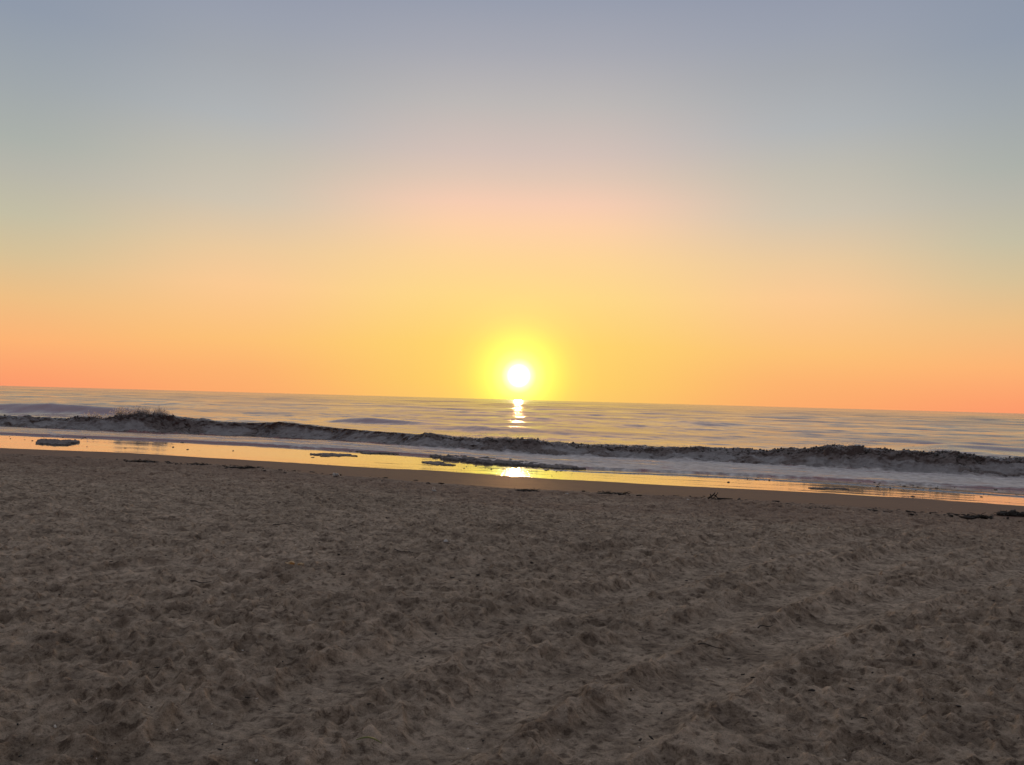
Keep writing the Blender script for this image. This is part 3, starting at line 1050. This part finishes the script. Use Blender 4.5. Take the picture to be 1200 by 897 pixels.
specks('foam_flecks', M_FOAM, pts, 0.012, 0.055, 'loose flecks of froth strewn over the wet sand')

# dark twigs
for (ax, ay, bx, by, lb) in ((462, 646, 484, 650, 'thin dark twig on the sand near the single white shell'),
                             (222, 684, 248, 684.5, 'thin dark twig on the sand left of the tan shells'),
                             (320, 616, 344, 616, 'thin dark twig on the far dry sand below the white lump'),
                             (888, 738, 905, 735, 'short dark twig in the middle of the right half of the sand'),
                             (815, 757, 846, 762, 'longest dark twig, right of centre on the trampled sand')):
    x0, y0, z0 = on_sand(ax, ay, 1.25); x1, y1, z1 = on_sand(bx, by, 1.25)
    d = math.hypot(x0, y0)
    pts = []
    for i in range(6):
        u = i / 5
        pts.append(((x1 - x0) * u, (y1 - y0) * u + 0.015 * math.sin(5 * u + d), (z1 - z0) * u + 0.006 + 0.006 * math.sin(7 * u + d)))
    o = tubes_obj('twig', [tube(pts, 0.0022 + 0.0004 * d)], M_WOOD)
    o.location = (x0, y0, z0 + 0.008)
    tag(o, lb, 'twig', 'dark twigs on the dry sand')

# ------------------------------------------------------------------ light
sun_dir = ray(608, 440.5)
az = math.atan2(sun_dir.x, sun_dir.y)
el = math.asin(sun_dir.z)
sl = bpy.data.lights.new('sun', 'SUN')
sl.energy = 0.17; sl.angle = R(0.55); sl.color = (1.0, 0.48, 0.19)
so = bpy.data.objects.new('sun', sl); COL.objects.link(so)
so.rotation_euler = (-sun_dir).to_track_quat('-Z', 'Y').to_euler()
so.location = (0, 0, 30)


def srgb(r, g, b):
    return tuple((c / 255 / 12.92) if c <= 10 else ((c / 255 + 0.055) / 1.055) ** 2.4 for c in (r, g, b))


world = bpy.data.worlds.new('World'); sc.world = world; world.use_nodes = True
nt = world.node_tree
for n in list(nt.nodes): nt.nodes.remove(n)
tc = nt.nodes.new('ShaderNodeTexCoord')
nrm = nt.nodes.new('ShaderNodeVectorMath'); nrm.operation = 'NORMALIZE'; L(nt, tc.outputs['Generated'], nrm.inputs[0])
sep = nt.nodes.new('ShaderNodeSeparateXYZ'); L(nt, nrm.outputs[0], sep.inputs[0])
elev = math_node(nt, 'MULTIPLY', math_node(nt, 'ARCSINE', sep.outputs[2]), 180 / math.pi)      # degrees
azn = math_node(nt, 'MULTIPLY', math_node(nt, 'ARCTAN2', sep.outputs[0], sep.outputs[1]), 180 / math.pi)
daz = math_node(nt, 'ABSOLUTE', math_node(nt, 'SUBTRACT', azn, math.degrees(az)))
EF = 60.0
fe = math_node(nt, 'DIVIDE', elev, EF, True)


def eramp(stops):
    return ramp(nt, fe, [(e / EF, srgb(*c)) for e, c in stops])


c_sun = eramp([(0, (253, 202, 104)), (1.2, (254, 207, 104)), (4, (255, 212, 111)), (7.4, (255, 217, 136)), (10.3, (255, 213, 153)), (12.5, (254, 209, 168)), (14, (247, 205, 178)),
               (15.8, (226, 199, 181)), (17.4, (212, 193, 184)), (20.7, (189, 184, 182)), (24, (168, 169, 178)), (27, (152, 158, 174)), (36, (150, 154, 166)), (60, (146, 149, 158))])
c_edge = eramp([(0, (252, 154, 108)), (0.7, (253, 160, 109)), (2.85, (253, 180, 117)), (5.5, (238, 191, 133)), (8.1, (215, 193, 152)), (10.5, (196, 190, 165)), (13.2, (182, 181, 170)),
                (15, (171, 176, 170)), (18, (160, 167, 171)), (22.3, (144, 154, 170)), (27, (138, 148, 167)), (36, (142, 149, 163)), (60, (146, 149, 158))])
c_mid = eramp([(0, (252, 170, 108)), (1.7, (253, 179, 112)), (3.65, (253, 193, 119)), (7.4, (251, 202, 147)), (9.8, (236, 202, 158)), (13, (208, 196, 177)), (15.7, (194, 189, 177)), (18.5, (177, 180, 182)),
               (22, (163, 167, 174)), (24.5, (154, 160, 174)), (27, (146, 153, 171)), (36, (146, 151, 164)), (60, (146, 149, 158))])
c_back = eramp([(0, (74, 68, 76)), (6, (80, 72, 76)), (12, (86, 80, 84)), (20, (92, 90, 96)), (36, (112, 115, 124)), (60, (146, 149, 158))])
w1 = nt.nodes.new('ShaderNodeMapRange'); w1.interpolation_type = 'SMOOTHSTEP'
L(nt, daz, w1.inputs['Value']); w1.inputs['From Min'].default_value = 3; w1.inputs['From Max'].default_value = 21
w2 = nt.nodes.new('ShaderNodeMapRange'); w2.interpolation_type = 'SMOOTHSTEP'
L(nt, daz, w2.inputs['Value']); w2.inputs['From Min'].default_value = 34; w2.inputs['From Max'].default_value = 125
w3 = nt.nodes.new('ShaderNodeMapRange'); w3.interpolation_type = 'SMOOTHSTEP'
L(nt, daz, w3.inputs['Value']); w3.inputs['From Min'].default_value = 19; w3.inputs['From Max'].default_value = 34
col = mixc(nt, w1.outputs[0], c_sun, c_mid)
col = mixc(nt, w3.outputs[0], col, c_edge)
col = mixc(nt, w2.outputs[0], col, c_back)
# aureole and disc, by true angle from the sun
dt = nt.nodes.new('ShaderNodeVectorMath'); dt.operation = 'DOT_PRODUCT'
L(nt, nrm.outputs[0], dt.inputs[0]); dt.inputs[1].default_value = tuple(sun_dir)
angd = math_node(nt, 'MULTIPLY', math_node(nt, 'ARCCOSINE', math_node(nt, 'MINIMUM', dt.outputs['Value'], 1.0)), 180 / math.pi)
glow = ramp(nt, math_node(nt, 'DIVIDE', angd, 8.0, True),
            [(0.0, (2.4, 2.4, 2.2)), (0.055, (2.3, 2.3, 2.0)), (0.08, (2.0, 2.0, 1.5)), (0.11, (1.1, 1.2, 0.55)), (0.16, (0.6, 0.75, 0.17)), (0.25, (0.36, 0.48, 0.04)), (0.32, (0.26, 0.35, 0.01)), (0.40, (0.16, 0.22, 0.0)),
             (0.48, (0.09, 0.12, 0.0)), (0.58, (0.045, 0.055, 0.0)), (0.75, (0.014, 0.014, 0.0)), (1.0, (0, 0, 0))], 'LINEAR')
col = mixc(nt, 1.0, col, glow, 'ADD')
sky = nt.nodes.new('ShaderNodeTexSky'); sky.sky_type = 'NISHITA'; sky.sun_disc = False
sky.sun_elevation = el; sky.sun_rotation = az
bg1 = nt.nodes.new('ShaderNodeBackground'); L(nt, col, bg1.inputs[0]); bg1.inputs[1].default_value = 1.0
bg2 = nt.nodes.new('ShaderNodeBackground'); L(nt, sky.outputs[0], bg2.inputs[0]); bg2.inputs[1].default_value = 0.0
add = nt.nodes.new('ShaderNodeAddShader'); L(nt, bg1.outputs[0], add.inputs[0]); L(nt, bg2.outputs[0], add.inputs[1])
wo = nt.nodes.new('ShaderNodeOutputWorld'); L(nt, add.outputs[0], wo.inputs[0])

sc.view_settings.view_transform = 'Standard'
sc.view_settings.look = 'None'
sc.view_settings.exposure = 0.0
sc.view_settings.gamma = 1.0
sc.view_settings.use_curve_mapping = False
sc.cycles.max_bounces = 6
sc.cycles.sample_clamp_indirect = 4.0
